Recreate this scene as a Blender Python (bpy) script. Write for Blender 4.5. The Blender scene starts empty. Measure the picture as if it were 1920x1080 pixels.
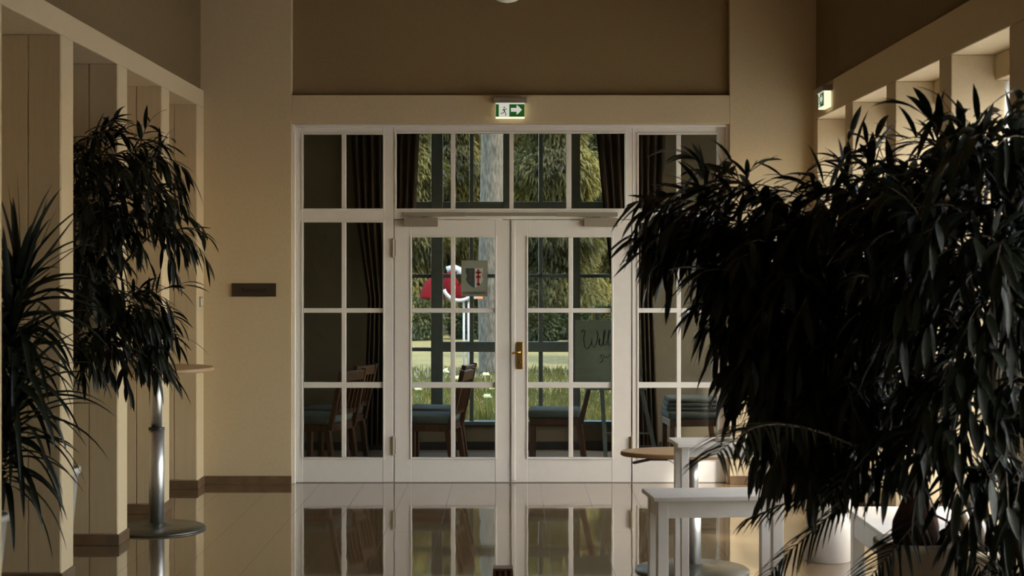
import bpy, math, random
from mathutils import Vector, Matrix
R = math.radians
PI = math.pi
random.seed(7)
scn = bpy.context.scene
COL = scn.collection

# ------------------------------------------------------------------ helpers
F, VX, VY, EYE = 3000.0, 958.0, 498.0, 1.708      # focal length in pixels, vanishing point, eye height
def PX(px, Y): return (px - VX) * Y / F
def PZ(py, Y): return EYE - (py - VY) * Y / F

class MB:
    """collects shapes and links them as one mesh object"""
    def __init__(s, o=(0, 0, 0)): s.v = []; s.f = []; s.o = Vector(o)
    def add(s, vs, fs):
        n = len(s.v)
        s.v += [Vector(v) - s.o for v in vs]
        s.f += [tuple(i + n for i in f) for f in fs]
        return s
    def box(s, x0, x1, y0, y1, z0, z1):
        x0, x1 = sorted((x0, x1)); y0, y1 = sorted((y0, y1)); z0, z1 = sorted((z0, z1))
        vs = [(x, y, z) for x in (x0, x1) for y in (y0, y1) for z in (z0, z1)]
        return s.add(vs, [(0, 1, 3, 2), (4, 6, 7, 5), (0, 4, 5, 1), (2, 3, 7, 6), (0, 2, 6, 4), (1, 5, 7, 3)])
    def bar(s, a, b, w, d=None, up=(0, 0, 1)):
        """rectangular bar from a to b"""
        d = d or w; a = Vector(a); b = Vector(b); t = (b - a).normalized(); u = Vector(up)
        if abs(t.dot(u)) > .95: u = Vector((0, 1, 0))
        p = t.cross(u).normalized() * w / 2; q = p.cross(t).normalized() * d / 2
        vs = [a - p - q, a + p - q, a + p + q, a - p + q, b - p - q, b + p - q, b + p + q, b - p + q]
        return s.add(vs, [(0, 3, 2, 1), (4, 5, 6, 7), (0, 1, 5, 4), (1, 2, 6, 5), (2, 3, 7, 6), (3, 0, 4, 7)])
    def tube(s, pts, rad, n=8):
        pts = [Vector(p) for p in pts]
        rr = rad if isinstance(rad, (list, tuple)) else [rad] * len(pts)
        vs = []; fs = []; side = None
        for i, p in enumerate(pts):
            t = (pts[min(i + 1, len(pts) - 1)] - pts[max(i - 1, 0)]).normalized()
            if side is None:
                side = t.cross(Vector((0, 0, 1)) if abs(t.z) < .9 else Vector((1, 0, 0))).normalized()
            side = (side - t * side.dot(t)).normalized(); q = t.cross(side)
            for k in range(n):
                a = 2 * PI * k / n
                vs.append(p + (side * math.cos(a) + q * math.sin(a)) * rr[i])
        for i in range(len(pts) - 1):
            for k in range(n):
                fs.append((i * n + k, i * n + (k + 1) % n, (i + 1) * n + (k + 1) % n, (i + 1) * n + k))
        fs.append(tuple(range(n - 1, -1, -1))); m = (len(pts) - 1) * n
        fs.append(tuple(m + k for k in range(n)))
        return s.add(vs, fs)
    def lathe(s, c, prof, n=40, caps=True):
        cx, cy, cz = c; vs = []; fs = []
        for r, z in prof:
            for k in range(n):
                a = 2 * PI * k / n
                vs.append((cx + r * math.cos(a), cy + r * math.sin(a), cz + z))
        for i in range(len(prof) - 1):
            for k in range(n):
                fs.append((i * n + k, i * n + (k + 1) % n, (i + 1) * n + (k + 1) % n, (i + 1) * n + k))
        if caps:
            fs.append(tuple(range(n - 1, -1, -1))); m = (len(prof) - 1) * n
            fs.append(tuple(m + k for k in range(n)))
        return s.add(vs, fs)
    def prism(s, pts, y0, y1):
        """polygon in x,z pushed along y"""
        n = len(pts); vs = [(x, y0, z) for x, z in pts] + [(x, y1, z) for x, z in pts]
        fs = [tuple(range(n)), tuple(range(2 * n - 1, n - 1, -1))]
        fs += [(i, (i + 1) % n + 0, (i + 1) % n + n, i + n) for i in range(n)]
        return s.add(vs, fs)
    def build(s, name, m, parent=None, smooth=False, bevel=0, seg=2):
        me = bpy.data.meshes.new(name)
        me.from_pydata([tuple(v) for v in s.v], [], s.f); me.update()
        if smooth:
            for p in me.polygons: p.use_smooth = True
        ob = bpy.data.objects.new(name, me); COL.objects.link(ob)
        me.materials.append(m)
        if parent: ob.parent = parent
        elif s.o.length > 0: ob.location = s.o
        if bevel:
            b = ob.modifiers.new('bevel', 'BEVEL'); b.width = bevel; b.segments = seg; b.limit_method = 'ANGLE'; b.angle_limit = R(40)
        return ob

def tag(o, label=None, cat=None, group=None, kind=None):
    if label: o['label'] = label
    if cat: o['category'] = cat
    if group: o['group'] = group
    if kind: o['kind'] = kind
    return o
def thing(name, label, cat, loc=(0, 0, 0), rz=0, group=None):
    o = bpy.data.objects.new(name, None); COL.objects.link(o)
    o.empty_display_size = .1; o.location = loc; o.rotation_euler = (0, 0, rz)
    return tag(o, label, cat, group)
def struct(o, label=None, cat=None): return tag(o, label, cat, kind='structure')
def copy_tree(o, parent=None, loc=None, rz=None, label=None):
    c = o.copy(); COL.objects.link(c)
    if parent: c.parent = parent
    if loc is not None: c.location = loc
    if rz is not None: c.rotation_euler = (0, 0, rz)
    if label: c['label'] = label
    for ch in [x for x in bpy.data.objects if x.parent == o]: copy_tree(ch, c)
    return c
def text(name, body, size, m, parent, loc, rot, depth=.001, shear=0, align='CENTER', sx=1):
    cu = bpy.data.curves.new(name, 'FONT'); cu.body = body; cu.size = size; cu.extrude = depth
    cu.align_x = align; cu.align_y = 'CENTER'; cu.shear = shear
    t = bpy.data.objects.new(name, cu); COL.objects.link(t)
    bpy.context.view_layer.update()
    dg = bpy.context.evaluated_depsgraph_get()
    me = bpy.data.meshes.new_from_object(t.evaluated_get(dg)); bpy.data.objects.remove(t)
    me.materials.clear(); me.materials.append(m)
    o = bpy.data.objects.new(name, me); COL.objects.link(o)
    o.location = loc; o.rotation_euler = rot; o.scale = (sx, 1, 1); o.parent = parent
    return o

# ------------------------------------------------------------------ materials
def mat(name, c, rough=.6, metal=0, c2=None, scale=8, stretch=(1, 1, 1), bump=0, spec=.5, detail=4, trans=None, coat=0, bscale=None, alpha=None):
    m = bpy.data.materials.new(name); m.use_nodes = True
    nt = m.node_tree; b = nt.nodes['Principled BSDF']
    b.inputs['Base Color'].default_value = (*c, 1); b.inputs['Roughness'].default_value = rough
    b.inputs['Metallic'].default_value = metal; b.inputs['Specular IOR Level'].default_value = spec
    b.inputs['Coat Weight'].default_value = coat
    tc = nt.nodes.new('ShaderNodeTexCoord'); mp = nt.nodes.new('ShaderNodeMapping')
    mp.inputs['Scale'].default_value = stretch; nt.links.new(tc.outputs['Object'], mp.inputs[0])
    nz = nt.nodes.new('ShaderNodeTexNoise'); nz.inputs['Scale'].default_value = scale; nz.inputs['Detail'].default_value = detail
    nt.links.new(mp.outputs[0], nz.inputs['Vector'])
    rp = nt.nodes.new('ShaderNodeValToRGB')
    rp.color_ramp.elements[0].position = .35; rp.color_ramp.elements[1].position = .65
    c2 = c2 or tuple(x * .93 for x in c)
    rp.color_ramp.elements[0].color = (*c2, 1); rp.color_ramp.elements[1].color = (*c, 1)
    nt.links.new(nz.outputs['Fac'], rp.inputs[0]); nt.links.new(rp.outputs[0], b.inputs['Base Color'])
    if bump:
        bp = nt.nodes.new('ShaderNodeBump'); bp.inputs['Strength'].default_value = bump; bp.inputs['Distance'].default_value = .01
        if bscale:
            n2 = nt.nodes.new('ShaderNodeTexNoise'); n2.inputs['Scale'].default_value = bscale
            nt.links.new(mp.outputs[0], n2.inputs['Vector']); nt.links.new(n2.outputs['Fac'], bp.inputs['Height'])
        else: nt.links.new(nz.outputs['Fac'], bp.inputs['Height'])
        nt.links.new(bp.outputs[0], b.inputs['Normal'])
    return m
def emit(name, c, s):
    m = bpy.data.materials.new(name); m.use_nodes = True; nt = m.node_tree; nt.nodes.clear()
    e = nt.nodes.new('ShaderNodeEmission'); e.inputs[0].default_value = (*c, 1); e.inputs[1].default_value = s
    o = nt.nodes.new('ShaderNodeOutputMaterial'); nt.links.new(e.outputs[0], o.inputs[0]); return m
def glass_mat(name, tint=(.93, .95, .93), boost=1.0):
    m = bpy.data.materials.new(name); m.use_nodes = True; nt = m.node_tree; nt.nodes.clear()
    t = nt.nodes.new('ShaderNodeBsdfTransparent'); t.inputs[0].default_value = (*tint, 1)
    g = nt.nodes.new('ShaderNodeBsdfGlossy'); g.inputs['Roughness'].default_value = .01
    fr = nt.nodes.new('ShaderNodeFresnel'); fr.inputs[0].default_value = 1.45
    mx = nt.nodes.new('ShaderNodeMixShader'); o = nt.nodes.new('ShaderNodeOutputMaterial')
    ge = nt.nodes.new('ShaderNodeNewGeometry'); iv = nt.nodes.new('ShaderNodeMath'); iv.operation = 'SUBTRACT'; iv.inputs[0].default_value = 1
    ml = nt.nodes.new('ShaderNodeMath'); ml.operation = 'MULTIPLY'
    nt.links.new(ge.outputs['Backfacing'], iv.inputs[1]); nt.links.new(iv.outputs[0], ml.inputs[0]); nt.links.new(fr.outputs[0], ml.inputs[1])
    nt.links.new(ml.outputs[0], mx.inputs[0]); nt.links.new(t.outputs[0], mx.inputs[1]); nt.links.new(g.outputs[0], mx.inputs[2])
    nt.links.new(mx.outputs[0], o.inputs[0]); return m
def sheer_mat(name, c=(.8, .82, .85), tr=.12):
    m = bpy.data.materials.new(name); m.use_nodes = True; nt = m.node_tree; nt.nodes.clear()
    t = nt.nodes.new('ShaderNodeBsdfTranslucent'); t.inputs[0].default_value = (*c, 1)
    d = nt.nodes.new('ShaderNodeBsdfDiffuse'); d.inputs[0].default_value = (*c, 1)
    a = nt.nodes.new('ShaderNodeMixShader'); a.inputs[0].default_value = .2
    nt.links.new(t.outputs[0], a.inputs[1]); nt.links.new(d.outputs[0], a.inputs[2])
    p = nt.nodes.new('ShaderNodeBsdfTransparent'); b = nt.nodes.new('ShaderNodeMixShader'); b.inputs[0].default_value = tr
    nt.links.new(a.outputs[0], b.inputs[1]); nt.links.new(p.outputs[0], b.inputs[2])
    o = nt.nodes.new('ShaderNodeOutputMaterial'); nt.links.new(b.outputs[0], o.inputs[0]); return m
def leaf_mat(name, c, c2, rough=.4, scale=6, transl=.15, spec=.4):
    m = mat(name, c, rough, c2=c2, scale=scale, spec=spec)
    nt = m.node_tree; b = nt.nodes['Principled BSDF']; o = nt.nodes['Material Output']
    t = nt.nodes.new('ShaderNodeBsdfTranslucent'); t.inputs[0].default_value = (c[0] * 1.3, c[1] * 1.4, c[2] * .7, 1)
    x = nt.nodes.new('ShaderNodeMixShader'); x.inputs[0].default_value = transl
    nt.links.new(b.outputs[0], x.inputs[1]); nt.links.new(t.outputs[0], x.inputs[2]); nt.links.new(x.outputs[0], o.inputs[0])
    return m

def tile_mat():
    m = bpy.data.materials.new('polished_tile'); m.use_nodes = True; nt = m.node_tree; b = nt.nodes['Principled BSDF']
    tc = nt.nodes.new('ShaderNodeTexCoord')
    br = nt.nodes.new('ShaderNodeTexBrick'); br.offset = 0; br.squash = 1
    br.inputs['Scale'].default_value = 1; br.inputs['Brick Width'].default_value = .345; br.inputs['Row Height'].default_value = 2.07
    br.inputs['Mortar Size'].default_value = .0018; br.inputs['Mortar Smooth'].default_value = 0; br.inputs['Bias'].default_value = 0
    br.inputs['Color1'].default_value = (.165, .112, .058, 1); br.inputs['Color2'].default_value = (.165, .112, .058, 1)
    br.inputs['Mortar'].default_value = (.04, .028, .016, 1)
    mp0 = nt.nodes.new('ShaderNodeMapping'); mp0.inputs['Location'].default_value = (.115, .1, 0)
    nt.links.new(tc.outputs['Object'], mp0.inputs[0]); nt.links.new(mp0.outputs[0], br.inputs['Vector'])
    mp = nt.nodes.new('ShaderNodeMapping'); mp.inputs['Scale'].default_value = (1.2, 5, 1); nt.links.new(tc.outputs['Object'], mp.inputs[0])
    nz = nt.nodes.new('ShaderNodeTexNoise'); nz.inputs['Scale'].default_value = 3; nz.inputs['Detail'].default_value = 3; nz.inputs['Roughness'].default_value = .65
    nt.links.new(mp.outputs[0], nz.inputs['Vector'])
    rp = nt.nodes.new('ShaderNodeValToRGB'); rp.color_ramp.elements[0].position = .35; rp.color_ramp.elements[1].position = .65
    rp.color_ramp.elements[0].color = (.84, .83, .82, 1); rp.color_ramp.elements[1].color = (1.1, 1.1, 1.1, 1)
    nt.links.new(nz.outputs['Fac'], rp.inputs[0])
    mx = nt.nodes.new('ShaderNodeMixRGB'); mx.blend_type = 'MULTIPLY'; mx.inputs[0].default_value = 1
    nt.links.new(br.outputs['Color'], mx.inputs[1]); nt.links.new(rp.outputs[0], mx.inputs[2]); nt.links.new(mx.outputs[0], b.inputs['Base Color'])
    for sock, k0, k1 in (('Roughness', .05, .25), ('Coat Weight', .6, .2), ('Specular IOR Level', .5, .35)):
        mr = nt.nodes.new('ShaderNodeMapRange'); mr.inputs['To Min'].default_value = k0; mr.inputs['To Max'].default_value = k1
        nt.links.new(br.outputs['Fac'], mr.inputs['Value']); nt.links.new(mr.outputs[0], b.inputs[sock])
    b.inputs['Coat Roughness'].default_value = .03; b.inputs['IOR'].default_value = 1.9; b.inputs['Coat Roughness'].default_value = .04
    # the polish is very slightly wavy
    mp2 = nt.nodes.new('ShaderNodeMapping'); mp2.inputs['Scale'].default_value = (1.6, .38, 1); nt.links.new(tc.outputs['Object'], mp2.inputs[0])
    n2 = nt.nodes.new('ShaderNodeTexNoise'); n2.inputs['Scale'].default_value = 5; n2.inputs['Detail'].default_value = 1
    nt.links.new(mp2.outputs[0], n2.inputs['Vector'])
    bp = nt.nodes.new('ShaderNodeBump'); bp.inputs['Strength'].default_value = .2; bp.inputs['Distance'].default_value = .0024
    nt.links.new(n2.outputs['Fac'], bp.inputs['Height']); nt.links.new(bp.outputs[0], b.inputs['Normal']); nt.links.new(bp.outputs[0], b.inputs['Coat Normal'])
    return m

M = {
 'plaster': mat('cream_plaster', (.57, .455, .285), .85, c2=(.54, .43, .265), scale=40, bump=.03),
 'upper': mat('brown_wall_paint', (.17, .115, .047), .9, c2=(.155, .105, .043), scale=30, bump=.02),
 'endpanel': mat('brown_end_panel_paint', (.26, .185, .085), .9, c2=(.245, .17, .078), scale=60, bump=.03),
 'board': mat('cream_boards', (.57, .455, .285), .7, c2=(.53, .42, .26), scale=5, stretch=(6, 6, .4)),
 'white': mat('white_gloss_paint', (.73, .69, .63), .38, c2=(.71, .67, .61), scale=20),
 'whitefurn': mat('white_furniture_paint', (.72, .70, .66), .42, scale=12),
 'skirt': mat('brown_stone_skirting', (.17, .105, .055), .3, c2=(.12, .075, .04), scale=12),
 'tile': tile_mat(),
 'glass': glass_mat('door_glass', (.9, .92, .89)),
 'wglass': glass_mat('window_glass', (.95, .96, .96)),
 'sheer': sheer_mat('sheer_curtain_cloth', (.83, .85, .88), .22),
 'brass': mat('aged_brass', (.60, .38, .12), .3, 1),
 'steel': mat('brushed_steel', (.62, .62, .62), .42, 1, stretch=(8, 8, .3)),
 'grey': mat('grey_metal', (.30, .27, .22), .45, .4),
 'closer': mat('closer_cover', (.30, .255, .19), .5, .2),
 'black': mat('black_metal', (.02, .02, .018), .45),
 'darkbase': mat('dark_steel_base', (.12, .12, .10), .3, .7),
 'beech': mat('beech_veneer', (.46, .31, .17), .4, c2=(.36, .235, .125), scale=4, stretch=(2, 16, 2)),
 'edge': mat('beech_edge', (.38, .24, .12), .5, c2=(.30, .19, .10), scale=6, stretch=(1, 1, 6)),
 'darkwood': mat('dark_wood', (.12, .048, .018), .45, c2=(.075, .031, .013), scale=6, stretch=(10, 10, 1)),
 'cushion': mat('grey_green_cloth', (.14, .155, .13), .95, c2=(.115, .13, .11), scale=60, bump=.1),
 'curtain': mat('brown_curtain_cloth', (.075, .046, .026), .95, c2=(.055, .035, .02), scale=30, stretch=(4, 4, .3)),
 'bluegrey': mat('blue_grey_frame_paint', (.12, .135, .115), .4, c2=(.10, .115, .10), scale=20),
 'roomwall': mat('brown_room_wall', (.18, .14, .085), .9),
 'roomfloor': mat('dark_carpet', (.16, .125, .085), .95, c2=(.13, .10, .07), scale=80),
 'plaque': mat('brown_plaque', (.045, .028, .014), .5),
 'ink': mat('black_ink', (.008, .008, .007), .6),
 'paper': mat('notice_paper', (.22, .23, .17), .8),
 'navy': mat('dark_green_heraldry', (.03, .055, .045), .8),
 'crestred': mat('red_heraldry', (.38, .035, .03), .7),
 'crestwhite': mat('pale_heraldry', (.42, .42, .36), .8),
 'boarddark': mat('easel_board', (.17, .19, .13), .35, c2=(.15, .165, .115), scale=3),
 'bark': mat('pale_tree_bark', (.125, .105, .08), .95, c2=(.04, .033, .024), scale=14, stretch=(3, 3, .6), bump=.8),
 'hallbark': mat('ficus_bark', (.10, .07, .04), .8, c2=(.06, .045, .03), scale=20, bump=.3),
 'soil': mat('potting_soil', (.03, .02, .013), 1, c2=(.015, .01, .007), scale=60, bump=.6),
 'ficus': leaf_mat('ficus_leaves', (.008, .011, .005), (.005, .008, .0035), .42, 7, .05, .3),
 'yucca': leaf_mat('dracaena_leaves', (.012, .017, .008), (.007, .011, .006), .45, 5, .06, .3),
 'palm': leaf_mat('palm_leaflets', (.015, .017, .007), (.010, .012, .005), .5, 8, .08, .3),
 'fibre': mat('red_brown_palm_fibre', (.10, .035, .018), .95, c2=(.04, .017, .010), scale=40, stretch=(1, 1, .3), bump=1),
 'pot': mat('white_planter', (.66, .62, .55), .45, scale=10),
 'taupe': mat('taupe_planter', (.30, .25, .18), .6, scale=10),
 'clear': mat('frosted_planter', (.62, .60, .54), .25, scale=10),
 'lawn': mat('lawn', (.17, .13, .032), .95, c2=(.10, .085, .02), scale=3, detail=10, bump=.5),
 'grass': leaf_mat('grass_blades', (.095, .082, .014), (.04, .04, .008), .6, 3, .4),
 'conifer': leaf_mat('conifer_needles', (.125, .105, .022), (.018, .019, .007), .75, .8, .3),
 'shrub': leaf_mat('shrub_leaves', (.05, .058, .02), (.025, .03, .012), .6, 2, .3),
 'petal': leaf_mat('white_petals', (.85, .84, .80), (.80, .79, .74), .6, 10, .3),
 'stem': mat('green_stem', (.10, .17, .05), .7),
 'path': mat('pale_gravel_path', (.20, .18, .155), .95, c2=(.13, .12, .10), scale=30),
 'bounce_paving': mat('pale_bounce_terrace', (.55, .52, .47), .9, scale=4),
 'red': mat('red_lacquer', (.12, .004, .007), .8, spec=.1),
 'whitepaint': mat('white_lacquer', (.34, .34, .36), .5),
 'orange': mat('orange_lacquer', (.6, .2, .07), .4),
 'signwhite': emit('lit_sign_face', (1.0, .97, .84), .42),
 'signgreen': emit('lit_sign_green', (.03, .20, .025), .28),
 'signglow': emit('lit_sign_diffuser', (1.0, .93, .62), .8),
 'cap': mat('sign_housing', (.23, .20, .16), .5),
 'opal': mat('opal_glass_lamp', (.8, .76, .62), .3),
}

# ------------------------------------------------------------------ hall shell
D = 12.5
XL, XR = -2.40, 2.36           # hall faces of the fins
NL, NR = -3.10, 2.595          # backs of the niches
SOFL, SOFR, BAND, CEIL = 2.94, 2.84, 3.075, 5.2
YB = -2.6                      # rear wall, behind the camera
struct(MB().box(NL - .2, 3.2, YB - .2, 12.62, -.12, 0).build('floor', M['tile']), 'polished tan tiled hall floor with mirror-like shine', 'floor')
struct(MB().box(NL - .3, 3.1, YB - .3, 15.1, CEIL, CEIL + .2).build('ceiling', mat('warm_bounce_ceiling', (.52, .33, .14), .7, c2=(.46, .28, .11), scale=3, stretch=(1, 14, 1))))  # unseen; wood tint chosen to warm the light bounced onto the upper walls
struct(MB().box(NL - .3, 3.1, YB - .3, YB - .0, 0, CEIL).build('wall_rear', M['plaster']))

# left wall: deep fins, lintel band, brown upper wall
wl = MB(); wl.box(NL - .25, NL, YB, D, 0, SOFL)
wl.box(NL - .25, XL, YB, D, SOFL, BAND)
fl = [12.24 - 1.2325 * k for k in range(0, 12)]
for k, n in enumerate(fl):
    wl.box(NL, XL, n, D if k == 0 else n + .235, 0, SOFL)
wall_l = struct(wl.build('wall_left', M['plaster'], bevel=.006), 'cream left wall of deep upright fins under a lintel band', 'wall')
MB().box(NL - .25, XL - .025, YB, D, BAND, CEIL).build('upper_wall', M['upper'], wall_l)
bl = MB()
for n in fl[:6]:
    w = (XL - NL)
    for j in range(3):
        x1 = XL - .002 - j * .175; bl.box(x1 - .171, x1 - .002, n - .008, n + .004, .07, SOFL - .001)
bl.build('boarding', M['board'], wall_l, bevel=.002, seg=1)
sk = MB()
for k, n in enumerate(fl[:7]):
    sk.box(XL - .001, XL + .012, n - .02, D - .0 if k == 0 else n + .247, 0, .066)
    sk.box(NL, XL + .012, n - .022, n - .0085, 0, .066)
    if k: sk.box(NL, XL + .012, n + .235, n + .247, 0, .066)
sk.box(NL, NL + .012, YB, D, 0, .066)
struct(sk.build('baseboard_left', M['skirt'], bevel=.003))

# right wall: fins with shallow window niches
wr = MB()
fr_ = [(12.33, D)] + [(11.06 - 1.24 * k, 11.30 - 1.24 * k) for k in range(0, 11)]
W0, W1 = .22, 2.70             # window sill and head
OUT = 2.78
wr.box(XR, OUT, YB, D, SOFR, BAND)
for a, b in fr_: wr.box(XR, OUT, a, b, 0, SOFR)
wins = []
for k in range(len(fr_) - 1):
    y1 = fr_[k][0]; y0 = fr_[k + 1][1]
    wr.box(NR, OUT, y0, y1, 0, W0); wr.box(NR, OUT, y0, y1, W1, SOFR)
    wins.append((y0, y1))
wr.box(XR, OUT, YB, fr_[-1][0], 0, SOFR)
wall_r = struct(wr.build('wall_right', M['plaster'], bevel=.006), 'cream right wall with deep window niches', 'wall')
MB().box(XR + .025, OUT, YB, D, BAND, CEIL).build('upper_wall', M['upper'], wall_r)
sk = MB()
for a, b in fr_[:8]:
    sk.box(XR - .012, XR + .001, a - .012, b if b > 12.4 else b + .012, 0, .066)
    sk.box(XR - .012, NR, a - .012, a, 0, .066)
    if b < 12.4: sk.box(XR - .012, NR, b, b + .012, 0, .066)
for y0, y1 in wins[:8]: sk.box(NR - .012, NR, y0, y1, 0, .066)
struct(sk.build('baseboard_right', M['skirt'], bevel=.003))
ordn = ['first', 'second', 'third', 'fourth', 'fifth', 'sixth', 'seventh', 'eighth', 'ninth', 'tenth', 'eleventh']
NWIN = 7
for k, (y0, y1) in enumerate(wins):
    if k >= NWIN:
        continue
    f = MB(); e = .035
    f.box(2.71, 2.76, y0 + .001, y0 + e, W0, W1).box(2.71, 2.76, y1 - e, y1 - .001, W0, W1)
    f.box(2.71, 2.76, y0 + e, y1 - e, W0, W0 + .05).box(2.71, 2.76, y0 + e, y1 - e, W1 - .05, W1)
    ym = (y0 + y1) / 2
    f.box(2.715, 2.755, ym - .015, ym + .015, W0 + .05, W1 - .05)
    for z in (.85, 1.47, 2.09): f.box(2.72, 2.75, y0 + e, y1 - e, z - .011, z + .011)
    w = struct(f.build('window_%d' % (k + 10), M['white'], bevel=.003), 'white framed side window behind sheer curtain in the %s niche from the end wall' % ordn[k], 'window')
    MB().box(2.733, 2.737, y0 + e, y1 - e, W0 + .05, W1 - .05).build('glass', M['wglass'], w)
    # sheer curtain in soft folds
    c = MB((2.66, ym, 1.4)); n = 84; vs = []; cover = (.36, .55, .6, .5, .7, 1, 1)[k]
    for j, z in enumerate((W0 + .03, 1.0, 1.8, W1 - .01)):
        for i in range(n + 1):
            t = i / n; a = t * 2 * PI * 13 + math.sin(t * 17 + k) * 1.1
            vs.append((2.655 + .024 * math.sin(a) + .004 * math.sin(z * 3 + i), y1 - .012 - (y1 - y0 - .024) * cover * t, z))
    fs = [(j * (n + 1) + i, j * (n + 1) + i + 1, (j + 1) * (n + 1) + i + 1, (j + 1) * (n + 1) + i) for j in range(3) for i in range(n)]
    c.add(vs, fs); o = c.build('sheer_curtain', M['sheer'], smooth=True)
    tag(o, 'white sheer curtain at the far side of the %s right-hand niche from end wall' % ordn[k], 'curtain', 'sheer curtains in the right window niches')
# blind boards close the niches behind the camera
nb = MB()
for k, (y0, y1) in enumerate(wins):
    if k >= NWIN: nb.box(2.62, 2.77, y0, y1, W0, W1)
struct(nb.build('wall_right_infill', M['plaster']))

# end wall with opening
OX0, OX1, OZ = PX(547, D), PX(1368, D), PZ(232, D)
DX0, DX1, DZ = PX(544, D), PX(1368, D), PZ(178, D)
we = MB()
we.box(NL - .2, OX0, D, 12.75, 0, CEIL).box(OX1, 3.1, D, 12.75, 0, CEIL)
we.box(OX0, OX1, D, 12.75, OZ, DZ)
we.box(OX0, OX1, 12.60, 12.75, DZ, CEIL)
wall_e = struct(we.build('wall_end', M['plaster'], bevel=.005), 'cream end wall around the glazed doors', 'wall')
MB().box(OX0 + .001, OX1 - .001, D + .055, 12.60, DZ + .001, CEIL).build('recessed_panel', M['endpanel'], wall_e)
sk = MB().box(XL + .012, OX0, D - .014, D, 0, .066).box(OX1, XR - .012, D - .014, D, 0, .066)
struct(sk.build('baseboard_end', M['skirt'], bevel=.003))

# ------------------------------------------------------------------ glazed screen
YF = 12.58
def grid(mb, x0, x1, py0, py1, xs, ys, Y, depth=.055, bar=.03, wide=10):
    """frame from pixel bounds with holes; narrow bars sit back a little"""
    X = lambda p: PX(p, Y); Z = lambda p: PZ(p, Y)
    ex = [x0] + [e for h in xs for e in h] + [x1]; ey = [py0] + [e for h in ys for e in h] + [py1]
    zb = max(0.004, Z(py1))
    for i in range(0, len(ex), 2):       # uprights
        a, b = ex[i], ex[i + 1]; th = (b - a) < wide and 0 < i < len(ex) - 2
        o = (depth - bar) / 2 if th else 0
        mb.box(X(a), X(b), Y + o, Y + depth - o, zb if not th else Z(ys[-1][1]), Z(py0) if not th else Z(ys[0][0]))
    for i in range(0, len(ey), 2):       # rails
        a, b = ey[i], ey[i + 1]; th = (b - a) < wide + 2
        o = (depth - bar) / 2 - .001 if th else .0015
        if not th:
            mb.box(X(xs[0][0]), X(xs[-1][1]), Y + o, Y + depth - o, zb if i == len(ey) - 2 else Z(b), Z(a))
        else:
            mb.box(X(xs[0][0]), X(xs[-1][1]), Y + o, Y + depth - o, Z(b), Z(a))
def beads(mb, xs, ys, Y, w=3.2):
    """raised glazing bead round every pane"""
    X = lambda p: PX(p, Y); Z = lambda p: PZ(p, Y)
    for a, b in [(xs[0][0], xs[-1][1])]:
        for c, d in [(ys[0][0], ys[-1][1])]:
            mb.box(X(a - w), X(a), Y - .006, Y + .02, Z(d + w), Z(c - w)).box(X(b), X(b + w), Y - .006, Y + .02, Z(d + w), Z(c - w))
            mb.box(X(a), X(b), Y - .006, Y + .02, Z(c), Z(c - w)).box(X(a), X(b), Y - .006, Y + .02, Z(d + w), Z(d))
def pane(xs, ys, Y, parent, depth=.055):
    X = lambda p: PX(p, Y); Z = lambda p: PZ(p, Y)
    mb = MB()
    for a, b in xs:
        for c, d in ys: mb.box(X(a) - .004, X(b) + .004, Y + depth / 2 - .002, Y + depth / 2 + .002, Z(d) - .004, Z(c) + .004)
    return mb.build('glass', M['glass'], parent)
ysL = [(417, 578), (586.5, 717), (727.5, 858)]
for nm, x0, x1, xs, lab in (('window_1', 547.5, 737.5, [(568, 640), (648.5, 718)], 'tall fixed glazed side panel left of the double door'),
                            ('window_2', 1185.5, 1367.5, [(1197.5, 1269), (1277, 1345)], 'tall fixed glazed side panel right of the double door')):
    mb = MB(); grid(mb, x0, x1, 232.5, 908.5, xs, [(252, 391)] + ysL, YF)
    beads(mb, xs, [(252, 391)], YF); beads(mb, xs, ysL, YF)
    w = struct(mb.build(nm, M['white'], bevel=.0025, seg=2), lab, 'window')
    pane(xs, [(252, 391)] + ysL, YF, w)
mb = MB(); xs = [(743, 845), (853.5, 955), (963, 1062), (1071.5, 1172)]
grid(mb, 738, 1185, 232.5, 411, xs, [(250, 391)], YF); beads(mb, xs, [(250, 391)], YF)
w = struct(mb.build('window_3', M['white'], bevel=.0025), 'wide four-pane transom window over the double door', 'window')
pane(xs, [(250, 391)], YF, w)
struct(MB().box(OX0 + .001, OX1 - .001, YF + .001, YF + .09, 0, .006).build('trim_1', M['grey']), 'dark threshold strip under the doors', 'threshold')
# outer moulding round the opening
mo = MB(); e = .022
mo.box(OX0 - .001, OX0 + e, D + .03, YF - .001, 0, OZ - .001).box(OX1 - e, OX1 + .001, D + .03, YF - .001, 0, OZ - .001)
mo.box(OX0 + e, OX1 - e, D + .03, YF - .001, OZ - e, OZ - .001)
struct(mo.build('trim_2', M['white'], bevel=.004), 'moulding around the glazed screen', 'trim')

YD = YF + .006
ysD = [(445, 578), (586.5, 717), (727.5, 858)]
doors = []
for nm, x0, x1, xs, lab in (('door_1', 739.5, 955.5, [(772, 845), (853.5, 928)], 'left leaf of white glazed double door with a notice on its glass'),
                            ('door_2', 958, 1183.5, [(990, 1066), (1074.5, 1147)], 'right leaf of white glazed double door with brass handle')):
    mb = MB(); grid(mb, x0, x1, 412.5, 904.5, xs, ysD, YD, .05)
    beads(mb, xs, ysD, YD)
    d = struct(mb.build(nm, M['white'], bevel=.003), lab, 'door'); pane(xs, ysD, YD, d, .05); doors.append(d)
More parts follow.
